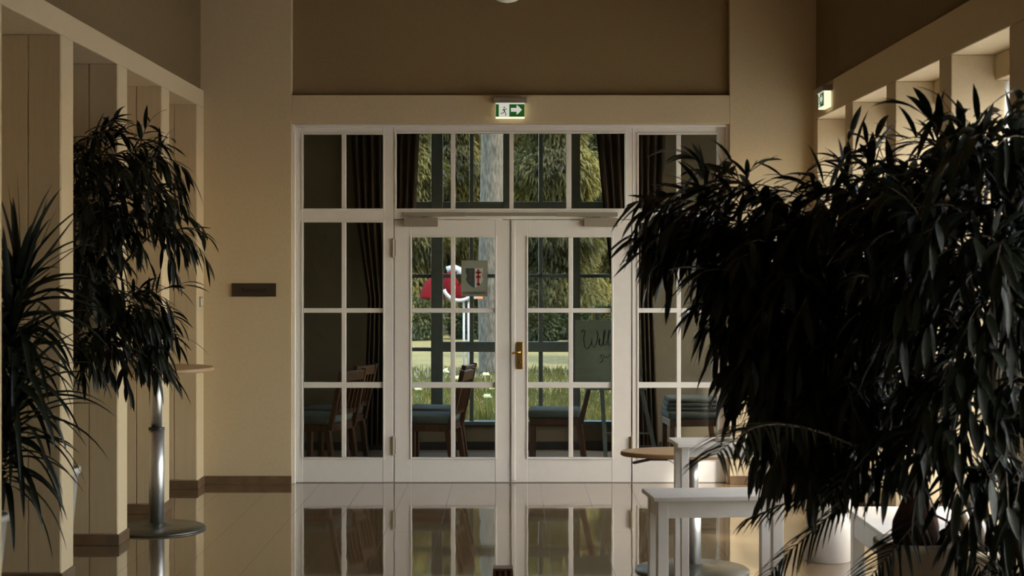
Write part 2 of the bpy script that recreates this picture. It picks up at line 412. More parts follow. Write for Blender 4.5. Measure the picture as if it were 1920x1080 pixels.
# rebate strip where the leaves meet
MB().box(PX(951, YD), PX(957.2, YD), YD + .012, YD + .06, .02, PZ(413, YD)).build('rebate_strip', M['white'], doors[0])
MB().box(PX(958.5, YD), PX(966, YD), YD - .010, YD + .001, .02, PZ(414, YD)).build('cover_strip', M['white'], doors[1], bevel=.003)
for d, hx in ((doors[0], 737), (doors[1], 1184.5)):
    for py in (465, 835):
        hg = MB(); hg.lathe((PX(hx, YD), YD - .012, PZ(py + 18, YD)), [(.004, 0), (.012, .004), (.012, .146), (.004, .15)], 14)
        hg.box(PX(hx - 5, YD), PX(hx + 5, YD), YD - .004, YD - .001, PZ(py + 16, YD), PZ(py - 16, YD))
        hg.build('hinge', M['closer'], d)
hx = PX(974.5, YD); YH = YD - .011
pl = MB().box(hx - .026, hx + .026, YH - .008, YH, PZ(692, YD), PZ(641, YD)).build('handle', M['brass'], doors[1], bevel=.003)
MB().tube([(hx, YH - .006, PZ(660, YD)), (hx, YH - .05, PZ(660, YD)), (hx - .015, YH - .056, PZ(660, YD)), (hx - .062, YH - .056, PZ(661, YD))], .009, 10).build('lever', M['brass'], pl, True)
MB().lathe((hx, YH - .012, PZ(681, YD)), [(.001, 0), (.007, 0), (.007, .02), (.001, .02)], 10).build('keyhole', M['black'], pl)
# door closers
for (a, b, ta, tb, lab) in ((757, 822, 757, 873, 'grey box door closer at head of the left door leaf'), (1094, 1158, 1044, 1158, 'grey box door closer at head of the right door leaf')):
    o0 = (PX((a + b) / 2, YD), YD, PZ(416, YD))
    t = thing('door_closer', lab, 'door closer', o0, group='door closers over the double door')
    MB(o0).box(PX(a, YD), PX(b, YD), YD - .05, YD - .0005, PZ(425, YD), PZ(409, YD)).build('body', M['closer'], t, bevel=.004)
    MB(o0).box(PX(ta, YD), PX(tb, YD), YF - .028, YF - .0005, PZ(406, YD), PZ(398.5, YD)).build('slide_rail', M['closer'], t, bevel=.002)
    MB(o0).bar((PX((a + b) / 2, YD), YD - .035, PZ(408.5, YD)), (PX((ta + tb) / 2, YD), YD - .032, PZ(405, YD)), .012, .006).build('arm', M['grey'], t)
o0 = (PX(958, YD), YF, PZ(402, YD))
t = MB(o0).box(PX(873.5, YD), PX(1043.5, YD), YF - .022, YF - .0005, PZ(405, YD), PZ(399, YD)).build('coordinator_rail', M['closer'], bevel=.002)
tag(t, 'slim grey rail between the two door closers', 'rail')

# notice on the door glass: arms and lettering
YN = YD + .018
cx, cz = PX(889.5, YN), PZ(522, YN); nw, nh = (914.5 - 865) * YN / F, (556 - 488.5) * YN / F
nt_ = thing('door_notice', 'grey-green notice with coat of arms and lettering stuck on the left door glass', 'notice', (cx, YN, cz))
MB().box(-nw / 2, nw / 2, 0, .0015, -nh / 2, nh / 2).build('sheet', M['paper'], nt_)
s = nw / 49.5                      # one photograph pixel
def SP(x, y): return ((x - 889.5) * s, -(y - 522) * s)
shield_l = [SP(*p) for p in ((873.5, 503), (890, 503), (890, 540), (884, 537), (877, 531), (873.5, 524), (876, 517), (873.5, 511))]
MB().prism(shield_l, -.0012, -.0002).build('dark_half_shield', M['navy'], nt_)
shield_r = [SP(*p) for p in ((890, 503), (905.5, 503), (905, 511), (903.5, 517), (906, 524), (902.5, 531), (896, 537), (890, 540))]
MB().prism(shield_r, -.0012, -.0002).build('pale_half_shield', M['crestwhite'], nt_)
cr = MB()
for x0, y0, x1, y1 in ((895.2, 504.5, 898.6, 536), (891.5, 509, 902.3, 512.6), (892.2, 517.5, 901.6, 521), (893.6, 531, 900.2, 534.5)):
    a = SP(x0, y0); b = SP(x1, y1); cr.box(a[0], b[0], -.0022, -.0013, a[1], b[1])
cr.build('red_double_cross', M['crestred'], nt_)
cr = MB()
for x0, y0, x1, y1 in ((880, 506, 884, 511), (878.5, 513, 885.5, 516), (881, 518, 884, 522), (879, 525, 885, 528)):
    a = SP(x0, y0); b = SP(x1, y1); cr.box(a[0], b[0], -.0022, -.0013, a[1], b[1])
cr.build('charge', mat('dull_red_charge', (.10, .04, .035), .8), nt_)
text('lettering', 'STANDESAMT', 6.9 * s, M['ink'], nt_, (0, -.0015, SP(0, 549.5)[1]), (R(90), 0, 0), .0005)

# exit signs
def exit_sign(name, loc, rz, lab):
    t = thing(name, lab, 'exit sign', loc, rz, 'lit green exit signs')
    MB().box(-.131, .131, -.075, -.001, .052, .092).build('housing', M['cap'], t, bevel=.004)
    MB().box(-.113, .113, -.060, -.010, -.068, .0515).build('diffuser', M['signglow'], t, bevel=.002)
    MB().box(-.1125, .1125, -.064, -.0605, -.058, .050).build('face', M['signwhite'], t)
    MB().box(-.112, -.088, -.066, -.0645, -.056, .040).build('green_edge', M['signgreen'], t)
    MB().box(-.006, .112, -.066, -.0645, -.056, .040).build('green_field', M['signgreen'], t)
    # arrow
    a = [(.006, -.018), (.050, -.018), (.050, -.042), (.068, -.028), (.092, -.003), (.068, .022), (.050, .036), (.050, .012), (.006, .012)]
    MB().prism(a, -.068, -.0665).build('arrow', M['signwhite'], t)
    # running figure
    g = MB()
    def st(p, q, w=.0055): g.bar((p[0], -.0655, p[1]), (q[0], -.0655, q[1]), w, .0015, up=(0, 1, 0))
    st((-.050, .004), (-.042, -.018), .010); st((-.044, -.018), (-.058, -.03)); st((-.058, -.03), (-.073, -.030))
    st((-.042, -.018), (-.033, -.032)); st((-.033, -.032), (-.035, -.050)); st((-.050, .002), (-.060, -.008)); st((-.048, .002), (-.035, -.002)); st((-.035, -.002), (-.028, .008))
    g.lathe((-.046, -.0655, .010), [(.001, 0), (.006, .003), (.006, .008), (.001, .011)], 10)
    g.build('running_figure', M['signgreen'], t)
    return t
exit_sign('exit_sign', (PX(956.5, 12.45), D, PZ(207, 12.45) + .006), 0, 'lit green exit sign with arrow above the double doors')
exit_sign('exit_sign', (XR, 11.86, PZ(186, 11.86)), R(-90), 'lit green exit sign seen edge-on on the right wall')

# plaque, switch, pendant
o0 = (PX(476.5, D), D, PZ(543.5, D))
t = thing('wall_plaque', 'small dark brown room name plaque on the cream wall left of the doors', 'sign', o0)
MB(o0).box(PX(435, D), PX(518, D), D - .014, D, PZ(556, D), PZ(531, D)).build('plate', M['plaque'], t, bevel=.002)
text('lettering', 'Kaminsaal', .048, M['ink'], t, (0, -.0148, -.002), (R(90), 0, 0), .0005)
o0 = (XL, 12.36, PZ(566, 12.36))
t = thing('light_switch', 'small pale light switch on the left fin edge next to the corner', 'switch', o0)
MB(o0).box(XL, XL + .008, 12.32, 12.40, o0[2] - .04, o0[2] + .04).build('plate', M['grey'], t, bevel=.002)
MB(o0).box(XL + .008, XL + .013, 12.335, 12.385, o0[2] - .028, o0[2] + .028).build('rocker', M['white'], t, bevel=.002)
gz = PZ(-41, 10.0); o0 = (PX(951, 10.0), 10.0, gz)
t = thing('globe_pendant', 'unlit opal globe pendant lamp hanging over the hall', 'pendant lamp', (o0[0], o0[1], CEIL))
g = MB(o0); g.o = Vector((o0[0], o0[1], CEIL)); r = .153
g.lathe((o0[0], o0[1], gz), [(max(.001, r * math.sin(PI * i / 18)), -r * math.cos(PI * i / 18)) for i in range(19)], 32)
g.build('globe', M['opal'], t, True)
g = MB((o0[0], o0[1], CEIL)); g.tube([(o0[0], o0[1], gz + r), (o0[0], o0[1], CEIL - .03)], .006).build('cord', M['black'], t)
g = MB((o0[0], o0[1], CEIL)); g.lathe((o0[0], o0[1], CEIL - .04), [(.02, 0), (.06, .01), (.06, .04)], 20).build('canopy', M['whitepaint'], t)

# ------------------------------------------------------------------ standing tables
def bistro(x, y, h, lab, r=.385, rb=.30, lever=False, neck=None, oval=1):
    t = thing('standing_table', lab, 'table', (x, y, 0), 0, 'round pedestal tables')
    MB().lathe((0, 0, 0), [(rb, 0), (rb, .008), (rb * .97, .016), (rb * .45, .026), (.075, .034), (.055, .045)], 48).build('base', M['darkbase'], t, True)
    neck = neck or h * .62
    MB().lathe((0, 0, .04), [(.049, 0), (.049, neck - .04)], 28).build('lower_column', M['steel'], t, True)
    MB().lathe((0, 0, neck), [(.052, 0), (.052, .014), (.036, .016)], 28).build('collar', M['black'], t)
    MB().lathe((0, 0, neck + .012), [(.034, 0), (.034, h - .05 - neck)], 28).build('upper_column', M['steel'], t, True)
    MB().lathe((0, 0, h - .045), [(.03, 0), (.16, .012), (.16, .018)], 28).build('bracket', M['black'], t)
    tp = MB().lathe((0, 0, h - .026), [(r - .006, 0), (r, .004), (r, .022), (r - .004, .026)], 64).build('tabletop', M['beech'], t)
    MB().lathe((0, 0, h - .0255), [(r + .0005, .003), (r + .0015, .005), (r + .0015, .020), (r + .0005, .022)], 64, False).build('edge_band', M['edge'], tp, True)
    tp.scale = (1, oval, 1)
    if lever:
        MB().bar((-.335, -.05, h - .062), (-.24, -.02, h - .046), .03, .012).build('lever', M['black'], t, bevel=.003)
        MB().box(-.245, -.14, -.05, .02, h - .05, h - .027).build('latch', M['black'], t, bevel=.003)
        MB().bar((-.15, -.02, h - .04), (-.03, 0, h - .115), .008).build('strut', M['steel'], t)
    return t
bistro(PX(285, 10.37) + .03, 10.37, 1.05, 'tall round wooden standing table on a steel column by the left fins', r=.365, rb=.315, neck=.645)
bistro(PX(1298, 8.95), 8.95, .672, 'low oval wooden pedestal table with tilt lever behind the white tables', r=.40, rb=.32, lever=True, neck=.40, oval=.52)

# ------------------------------------------------------------------ white side tables
def side_table(name, lab, x, y, w, d, h, rz, leg=.055, apron=.10, top=.022, over=.025):
    t = thing(name, lab, 'table', (x, y, 0), rz, 'white wooden side tables')
    MB().box(-w / 2, w / 2, -d / 2, d / 2, h - top, h).build('tabletop', M['whitefurn'], t, bevel=.004)
    a = MB(); x0 = w / 2 - over; y0 = d / 2 - over
    a.box(-x0 + leg, x0 - leg, -y0 + .004, -y0 + .022, h - top - apron, h - top).box(-x0 + leg, x0 - leg, y0 - .022, y0 - .004, h - top - apron, h - top)
    a.box(-x0 + .004, -x0 + .022, -y0 + leg, y0 - leg, h - top - apron, h - top).box(x0 - .022, x0 - .004, -y0 + leg, y0 - leg, h - top - apron, h - top)
    a.build('apron', M['whitefurn'], t)
    for sx in (-1, 1):
        for sy in (-1, 1):
            MB().box(sx * x0, sx * (x0 - leg), sy * y0, sy * (y0 - leg), 0, h - top).build('leg', M['whitefurn'], t, bevel=.003)
    return t
side_table('side_table', 'white rectangular side table in front, its pale top lit by the windows', .988, 7.76, .66, .32, .61, R(5.5), leg=.052, apron=.082)
side_table('side_table', 'tall narrow white side table standing between the low white table and the oval wooden one', 1.112, 8.32, .545, .30, .80, R(3), leg=.04, apron=.05)
side_table('side_table', 'low white table pushed against the right-hand wall beside the planters', 2.02, 7.86, .58, .86, .46, 0, leg=.06, apron=.12)
o0 = (PX(1375, 8.3), 8.28, .80)
t = MB(o0).box(o0[0] - .10, o0[0] + .10, 8.23, 8.35, .8005, .806).build('leaflet', M['grey'], bevel=.001)
tag(t, 'dark leaflet lying on the tall white side table', 'leaflet')

# ------------------------------------------------------------------ small slatted object on floor
o0 = (PX(943, 8.3), 8.3, 0)
t = thing('wooden_stand', 'small dark brown slatted wooden stand at bottom edge of the view', 'stand', o0)
hh = PZ(1063, 8.3)
MB().box(-.052, .052, -.05, .05, hh - .012, hh).build('top_board', M['darkwood'], t, bevel=.003)
for i in range(4):
    x = -.044 + i * .0293
    MB().bar((x * 1.25, -.045, 0), (x, -.04, hh - .012), .014, .012).build('slat', M['darkwood'], t)
for i in range(4):
    x = -.044 + i * .0293; MB().bar((x * 1.25, .045, 0), (x, .04, hh - .012), .014, .012).build('slat', M['darkwood'], t)
MB().box(-.04, .04, -.03, .03, .031, hh - .013).build('inner_box', M['plaque'], t)
MB().box(-.055, .055, -.038, .038, .02, .03).build('shelf', M['darkwood'], t)

# ------------------------------------------------------------------ plants
rnd = random.Random(11)
UP = Vector((0, 0, 1))
def rv(): 
    while True:
        v = Vector((rnd.uniform(-1, 1), rnd.uniform(-1, 1), rnd.uniform(-1, 1)))
        if .05 < v.length < 1: return v.normalized()
CLIP = [None]
def leaf(mb, p, d, L, W, droop, n=5, fold=.25, shape=0):
    """lance-shaped leaf, folded along its midrib and bent down by its weight"""
    p = Vector(p); d = d.normalized(); vs = []; fs = []
    side = d.cross(UP)
    if side.length < .1: side = d.cross(Vector((1, 0, 0)))
    side = (side.normalized() + rv() * .5); side = (side - d * side.dot(d)).normalized()
    for i in range(n + 1):
        t = i / n
        if shape == 0: w = W * (math.sin(PI * min(1, .04 + t * .96) ** .85)) ** .8 if t < 1 else 0
        else: w = W * (1 - t) ** .55 * min(1, .45 + t * 4)
        w = max(w, .0004) / 2
        nrm = side.cross(d).normalized()
        vs += [p - side * w + nrm * w * fold, p.copy(), p + side * w + nrm * w * fold]
        d = (d + Vector((0, 0, -droop / n))).normalized()
        side = (side - d * side.dot(d)).normalized(); p = p + d * (L / n)
    if CLIP[0] and any(CLIP[0](v) for v in vs): return
    for i in range(n):
        a = i * 3
        fs += [(a, a + 1, a + 4, a + 3), (a + 1, a + 2, a + 5, a + 4)]
    mb.add(vs, fs)
def bez(a, b, c, n):
    return [a * (1 - t) ** 2 + b * 2 * t * (1 - t) + c * t * t for t in [i / n for i in range(n + 1)]]
def clip_hall(v):
    if v.x > XR - .03 or v.x < NL + .02: return True
    if v.x < XL + .02:
        return any(n - .02 < v.y < n + .25 for n in fl)
    return False
def seg_ok(pts): return not any(clip_hall(Vector(p)) for p in pts)
CLIP[0] = clip_hall
def ficus_crown(fol, brn, origin, lumps, Y, dens, Lr=(.13, .21), Wr=(.024, .040), ydepth=.36, spread=1.0, ylim=(-99, 99)):
    """lumps: (centre px, centre py, rx px, ry px, depth offset)"""
    sc = Y / F
    for cx, cy, rx, ry, dy in lumps:
        c = Vector((PX(cx, Y + dy), Y + dy, PZ(cy, Y + dy)))
        mid = (origin + c) / 2 + Vector((0, 0, .15))
        brn.tube(bez(origin, mid, c, 6), [.014, .012, .010, .009, .008, .006, .005], 6)
        area = rx * ry * PI * sc * sc
        nt = int(area * dens)
        for _ in range(nt):
            u = rv() * (rnd.random() ** .42)
            s = c + Vector((u.x * rx * sc, u.y * ydepth, u.z * ry * sc))
            s.y = min(max(s.y, ylim[0]), ylim[1])
            out = (s - origin); out.z *= .35; out = out.normalized() * .8 + rv() * .75 + Vector((0, 0, .55 if u.z > .45 else -.15))
            tw = []; d = out.normalized(); p = s.copy(); L = rnd.uniform(.14, .28) * spread
            for i in range(6):
                tw.append(p.copy()); d = (d + Vector((0, 0, -.22))).normalized(); p = p + d * L / 5
            if not seg_ok(tw): continue
            brn.tube(tw, [.0035, .003, .0028, .0024, .002, .0012], 4)
            k = rnd.randint(6, 9)
            for j in range(k):
                f = .1 + .9 * j / (k - 1); q = f * 5; i0 = min(4, int(q)); bp_ = tw[i0].lerp(tw[i0 + 1], q - i0)
                td = (tw[i0 + 1] - tw[i0]).normalized()
                ld = td * rnd.uniform(.5, 1.0) + rv() * .62 + Vector((0, 0, -.32))
                if j == k - 1: ld = td
                if u.z > .55 and rnd.random() < .3: ld = ld + Vector((0, 0, .8))
                leaf(fol, bp_, ld, rnd.uniform(*Lr), rnd.uniform(*Wr), rnd.uniform(.35, 1.1))
def pot(t, r0, r1, h, m, lip=.012):
    MB().lathe((0, 0, 0), [(r0 * .96, 0), (r0, .006), (r1 - .002, h - .035), (r1 + lip, h - .033), (r1 + lip, h), (r1 - .012, h), (r1 - .02, h - .05)], 44, False).build('pot', m, t, True).data.update()
    MB().lathe((0, 0, h - .06), [(.01, .004), (r1 * .6, .006), (r1 - .02, 0)], 30).build('soil', M['soil'], t, True)

def shoot(fol, brn, pts, n, L=(.12, .19), W=(.020, .030)):
    pts = [Vector(p) for p in pts]; brn.tube(pts, [.004 - .0025 * i / (len(pts) - 1) for i in range(len(pts))], 5)
    m = len(pts) - 1
    for j in range(n):
        q = m * (j + .3) / n; i0 = min(m - 1, int(q)); p = pts[i0].lerp(pts[i0 + 1], q - i0); td = (pts[i0 + 1] - pts[i0]).normalized()
        leaf(fol, p, td * .75 + rv() * .4 + Vector((0, 0, -.45)), rnd.uniform(*L), rnd.uniform(*W), rnd.uniform(.2, .7))
def pxs(lst, Y): return [(PX(a, Y + (i * .0)), Y, PZ(b, Y)) for i, (a, b) in enumerate(lst)]
SH_L = ([(262, 300), (300, 292), (330, 320), (345, 350)], [(262, 262), (285, 262), (310, 268)], [(270, 340), (310, 355), (330, 385)], [(265, 400), (310, 418), (350, 440), (378, 470), (392, 495)],
          [(290, 420), (325, 440), (345, 475)], [(250, 560), (280, 545), (310, 560), (325, 590)], [(260, 600), (300, 600), (318, 640)], [(190, 255), (205, 228), (215, 222)], [(270, 560), (300, 570), (322, 620)])
SH_R = ([(1330, 380), (1260, 375), (1215, 400), (1190, 430)], [(1290, 430), (1230, 440), (1195, 445), (1180, 440)], [(1300, 440), (1240, 460), (1200, 470)],
          [(1400, 360), (1400, 330), (1420, 300)], [(1480, 370), (1500, 340), (1515, 320)], [(1600, 370), (1590, 330), (1575, 300)], [(1640, 370), (1640, 300), (1618, 255)], [(1340, 380), (1320, 345), (1350, 330)],
          [(1390, 640), (1350, 650), (1320, 690)], [(1400, 560), (1340, 590), (1310, 620)], [(1430, 700), (1390, 730), (1370, 770)], [(1640, 380), (1650, 340), (1680, 330)])
SH_R2 = ([(1820, 290), (1810, 250), (1815, 225)], [(1830, 280), (1850, 240), (1870, 225)], [(1750, 330), (1715, 320), (1690, 340)], [(1870, 270), (1900, 240), (1935, 235)])
def ficus(name, lab, x, y, h, r0, r1, pm, crowns, Yc, dens, org, ydepth=.36, shoots=((), 0, 0), **kw):
    t = thing(name, lab, 'plant', (x, y, 0), 0, 'large potted ficus trees')
    pot(t, r0, r1, h, pm)
    o = Vector((x, y, 0)); fol = MB(o); brn = MB(o)
    base = Vector((x, y, h - .055)); og = Vector(org)
    for k in range(3):
        a = k * 2.1; b = base + Vector((.03 * math.cos(a), .03 * math.sin(a), 0)); m = (b + og) / 2 + Vector((.05 * math.cos(a), .05 * math.sin(a), .0))
        brn.tube(bez(b, m, og + Vector((.02 * math.cos(a), .02 * math.sin(a), 0)), 8), [.024 - .0012 * i for i in range(9)], 8)
    ficus_crown(fol, brn, og, crowns, Yc, dens, ydepth=ydepth, **kw)
    for l in shoots[0]: shoot(fol, brn, pxs(l, shoots[1]), shoots[2])
    brn.build('trunk', M['hallbark'], t, True); fol.build('foliage', M['ficus'], t, True)
    return t
R1 = [(1278, 425, 44, 40, .1), (1350, 400, 95, 70, .1), (1470, 405, 100, 72, 0), (1590, 420, 100, 78, 0), (1690, 430, 80, 80, 0),
      (1388, 505, 58, 75, 0), (1480, 530, 120, 110, 0), (1610, 560, 120, 130, 0), (1458, 640, 60, 88, -.1), (1520, 700, 95, 110, -.1),
      (1635, 700, 85, 80, 0), (1480, 750, 46, 70, -.1), (1590, 790, 85, 65, -.1), (1505, 830, 45, 35, -.1)]
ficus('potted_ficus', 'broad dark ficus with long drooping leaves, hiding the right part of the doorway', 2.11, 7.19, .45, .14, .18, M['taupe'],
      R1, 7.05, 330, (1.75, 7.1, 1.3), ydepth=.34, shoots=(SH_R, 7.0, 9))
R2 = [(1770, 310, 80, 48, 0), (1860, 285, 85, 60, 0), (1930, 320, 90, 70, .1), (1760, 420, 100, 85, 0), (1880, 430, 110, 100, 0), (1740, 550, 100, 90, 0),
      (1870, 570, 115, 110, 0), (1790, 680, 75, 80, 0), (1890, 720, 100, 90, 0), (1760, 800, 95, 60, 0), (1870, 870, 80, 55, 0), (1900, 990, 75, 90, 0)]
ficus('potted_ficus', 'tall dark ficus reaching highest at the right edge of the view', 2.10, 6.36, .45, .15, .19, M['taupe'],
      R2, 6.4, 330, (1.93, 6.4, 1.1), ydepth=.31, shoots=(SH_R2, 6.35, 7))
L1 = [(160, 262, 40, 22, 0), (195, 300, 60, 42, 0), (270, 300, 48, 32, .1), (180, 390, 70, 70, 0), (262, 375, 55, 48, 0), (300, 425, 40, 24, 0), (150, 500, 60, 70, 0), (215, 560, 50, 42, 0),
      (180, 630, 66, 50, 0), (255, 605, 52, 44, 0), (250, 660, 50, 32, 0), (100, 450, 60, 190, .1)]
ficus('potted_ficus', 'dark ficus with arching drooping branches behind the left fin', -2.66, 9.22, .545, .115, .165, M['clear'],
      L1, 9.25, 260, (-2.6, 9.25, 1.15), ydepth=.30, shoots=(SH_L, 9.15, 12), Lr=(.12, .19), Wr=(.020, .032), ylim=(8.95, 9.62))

cyl = (PX(1552, 9.28), 9.28, 0)
t = thing('cylinder_planter', 'tall white cylindrical planter on the floor behind the white tables', 'planter', cyl)
MB().lathe((0, 0, 0), [(.125, 0), (.130, .004), (.130, .60), (.118, .60), (.118, .54)], 44, False).build('shell', M['pot'], t, True)
MB().lathe((0, 0, .53), [(.01, .002), (.119, 0)], 30).build('soil', M['soil'], t)
# left dracaena
yx, yy = -2.685, 8.02
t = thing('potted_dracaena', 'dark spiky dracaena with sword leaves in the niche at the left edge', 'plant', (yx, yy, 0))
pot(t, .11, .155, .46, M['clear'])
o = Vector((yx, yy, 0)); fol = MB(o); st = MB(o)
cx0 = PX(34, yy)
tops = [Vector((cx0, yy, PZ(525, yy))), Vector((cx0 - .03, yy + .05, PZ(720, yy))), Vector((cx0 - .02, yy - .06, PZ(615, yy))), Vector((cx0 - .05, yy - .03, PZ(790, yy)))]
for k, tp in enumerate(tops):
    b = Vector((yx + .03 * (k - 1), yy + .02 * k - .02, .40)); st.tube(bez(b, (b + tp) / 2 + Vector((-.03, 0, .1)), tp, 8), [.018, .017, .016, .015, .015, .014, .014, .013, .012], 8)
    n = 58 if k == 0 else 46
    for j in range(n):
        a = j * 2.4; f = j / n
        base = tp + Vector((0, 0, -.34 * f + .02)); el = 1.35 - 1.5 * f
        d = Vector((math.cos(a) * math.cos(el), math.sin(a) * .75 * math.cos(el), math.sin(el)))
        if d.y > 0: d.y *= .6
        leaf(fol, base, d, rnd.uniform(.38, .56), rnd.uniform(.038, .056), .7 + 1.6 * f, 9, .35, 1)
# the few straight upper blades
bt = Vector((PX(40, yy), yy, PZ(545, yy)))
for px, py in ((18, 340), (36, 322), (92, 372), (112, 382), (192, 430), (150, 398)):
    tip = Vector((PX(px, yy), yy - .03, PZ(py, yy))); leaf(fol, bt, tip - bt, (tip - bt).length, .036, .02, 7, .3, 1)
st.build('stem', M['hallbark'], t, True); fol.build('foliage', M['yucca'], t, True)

# palm in the front planter
def frond(fol, st, pts, L, n, hang=.6):
    pts = [Vector(p) for p in pts]; P = []
    for i in range(len(pts) - 1):      # smooth
        a = pts[max(i - 1, 0)]; b = pts[i]; c = pts[i + 1]; d = pts[min(i + 2, len(pts) - 1)]
        for k in range(5):
            u = k / 5
            P.append(.5 * ((2 * b) + (c - a) * u + (2 * a - 5 * b + 4 * c - d) * u * u + (3 * b - a - 3 * c + d) * u ** 3))
    P.append(pts[-1]); m = len(P) - 1
    st.tube(P, [.006 - .0045 * i / m for i in range(m + 1)], 6)
    for j in range(n):
        f = .30 + .70 * j / (n - 1); q = f * m; i0 = min(m - 1, int(q)); p = P[i0].lerp(P[i0 + 1], q - i0); td = (P[i0 + 1] - P[i0]).normalized()
        sd = td.cross(UP).normalized(); up2 = sd.cross(td)
        for s_ in (-1, 1):
            Lf = L * (.55 + .75 * math.sin(PI * min(1, .15 + .8 * (f - .3) / .7)))
            leaf(fol, p, td * .85 + sd * s_ * .85 + up2 * .15 + rv() * .1, Lf, .014, hang, 5, .3, 1)
px0, py0 = 1.694, 6.70
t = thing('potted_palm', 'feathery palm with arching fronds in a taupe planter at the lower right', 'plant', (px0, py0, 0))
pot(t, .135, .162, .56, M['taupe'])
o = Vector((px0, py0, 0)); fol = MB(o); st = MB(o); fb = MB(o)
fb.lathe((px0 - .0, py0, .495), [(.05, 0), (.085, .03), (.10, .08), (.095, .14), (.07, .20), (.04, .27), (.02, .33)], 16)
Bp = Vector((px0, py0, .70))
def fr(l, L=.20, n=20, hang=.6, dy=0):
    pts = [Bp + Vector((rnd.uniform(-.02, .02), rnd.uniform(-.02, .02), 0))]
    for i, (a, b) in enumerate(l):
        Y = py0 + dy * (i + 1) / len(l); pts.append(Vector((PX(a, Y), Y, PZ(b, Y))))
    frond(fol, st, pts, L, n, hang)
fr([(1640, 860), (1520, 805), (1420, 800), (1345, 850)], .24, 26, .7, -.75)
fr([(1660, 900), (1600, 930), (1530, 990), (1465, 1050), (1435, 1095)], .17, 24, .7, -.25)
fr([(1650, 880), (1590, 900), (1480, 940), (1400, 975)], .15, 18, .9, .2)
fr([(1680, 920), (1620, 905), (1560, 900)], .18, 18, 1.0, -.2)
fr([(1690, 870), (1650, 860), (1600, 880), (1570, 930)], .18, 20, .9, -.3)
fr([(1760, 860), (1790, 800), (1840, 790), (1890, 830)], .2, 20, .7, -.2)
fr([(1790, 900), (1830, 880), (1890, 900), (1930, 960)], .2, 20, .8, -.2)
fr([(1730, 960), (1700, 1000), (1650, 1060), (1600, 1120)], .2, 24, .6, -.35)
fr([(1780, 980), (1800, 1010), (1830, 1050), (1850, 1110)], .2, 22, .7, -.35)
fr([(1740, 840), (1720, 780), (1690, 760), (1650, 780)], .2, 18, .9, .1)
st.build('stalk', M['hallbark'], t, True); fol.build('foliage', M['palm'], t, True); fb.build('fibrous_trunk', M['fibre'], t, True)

CLIP[0] = None
# ------------------------------------------------------------------ far room
Y2 = 14.85
struct(MB().box(-2.9, 2.9, 12.76, Y2, -.12, 0).build('floor_far_room', M['roomfloor']))
struct(MB().box(-2.95, 2.95, 12.75, Y2 + .2, 3.4, 3.6).build('ceiling_far_room', M['plaster']))
struct(MB().box(-3.0, -2.8, 12.75, Y2 + .2, 0, 3.4).build('wall_far_room_left', M['roomwall']))
struct(MB().box(2.8, 3.0, 12.75, 13.2, 0, 3.4).box(2.8, 3.0, 14.3, Y2 + .2, 0, 3.4).box(2.8, 3.0, 13.2, 14.3, 0, .8).box(2.8, 3.0, 13.2, 14.3, 2.6, 3.4).build('wall_far_room_right', M['roomwall']))
w = struct(MB().box(2.88, 2.93, 13.2, 13.25, .8, 2.6).box(2.88, 2.93, 14.25, 14.3, .8, 2.6).box(2.88, 2.93, 13.25, 14.25, .8, .86).box(2.88, 2.93, 13.25, 14.25, 2.54, 2.6).box(2.885, 2.925, 13.73, 13.77, .86, 2.54).build('window_6', M['bluegrey'], bevel=.003), 'unseen side window added to light the room behind the doors', 'window')  # window added out of view so sky light reaches this room
MB().box(2.903, 2.907, 13.25, 14.25, .86, 2.54).build('glass', M['wglass'], w)
GX0, GX1, GZ0, GZ1 = PX(738, Y2), PX(1178, Y2), PZ(797, Y2), 3.25
w = MB(); w.box(-2.8, GX0, Y2, Y2 + .2, 0, 3.4).box(GX1, 2.8, Y2, Y2 + .2, 0, 3.4).box(GX0, GX1, Y2, Y2 + .2, 0, GZ0).box(GX0, GX1, Y2, Y2 + .2, GZ1, 3.4)
struct(w.build('wall_garden_side', M['roomwall']))
struct(MB().box(-2.8, 2.8, Y2 - .03, Y2, 0, .075).build('baseboard_far_room', M['black']))
def VR(mb, a, b, p0, p1, d0=.02, d1=.09): mb.box(PX(a, Y2), PX(b, Y2), Y2 + d0, Y2 + d1, PZ(p1, Y2), PZ(p0, Y2) if p0 is not None else GZ1)
g = MB()
VR(g, 738, 750, None, 797); VR(g, 1166, 1178, None, 797)
VR(g, 808, 830, None, 797, .0, .1); VR(g, 1068, 1088, None, 797, .0, .1); VR(g, 943, 958, None, 797, .01, .09)
VR(g, 880, 888, None, 790, .03, .08); VR(g, 1010, 1018, None, 790, .03, .08)
VR(g, 750, 1166, 790, 797, -.03, .12); VR(g, 830, 1068, 641, 660, .005, .095); VR(g, 750, 808, 652, 659, .02, .08); VR(g, 1088, 1166, 652, 659, .02, .08)
VR(g, 750, 1166, 514, 521, .03, .08); VR(g, 750, 1166, 378, 391, .02, .09); VR(g, 750, 1166, 240, 246, .03, .08); VR(g, 750, 1166, None, 200, .015, .095)
w = struct(g.build('window_5', M['bluegrey'], bevel=.004), 'blue-grey framed garden window of the room behind the doors', 'window')
MB().box(GX0, GX1, Y2 + .053, Y2 + .057, GZ0, GZ1).build('glass', M['wglass'], w)

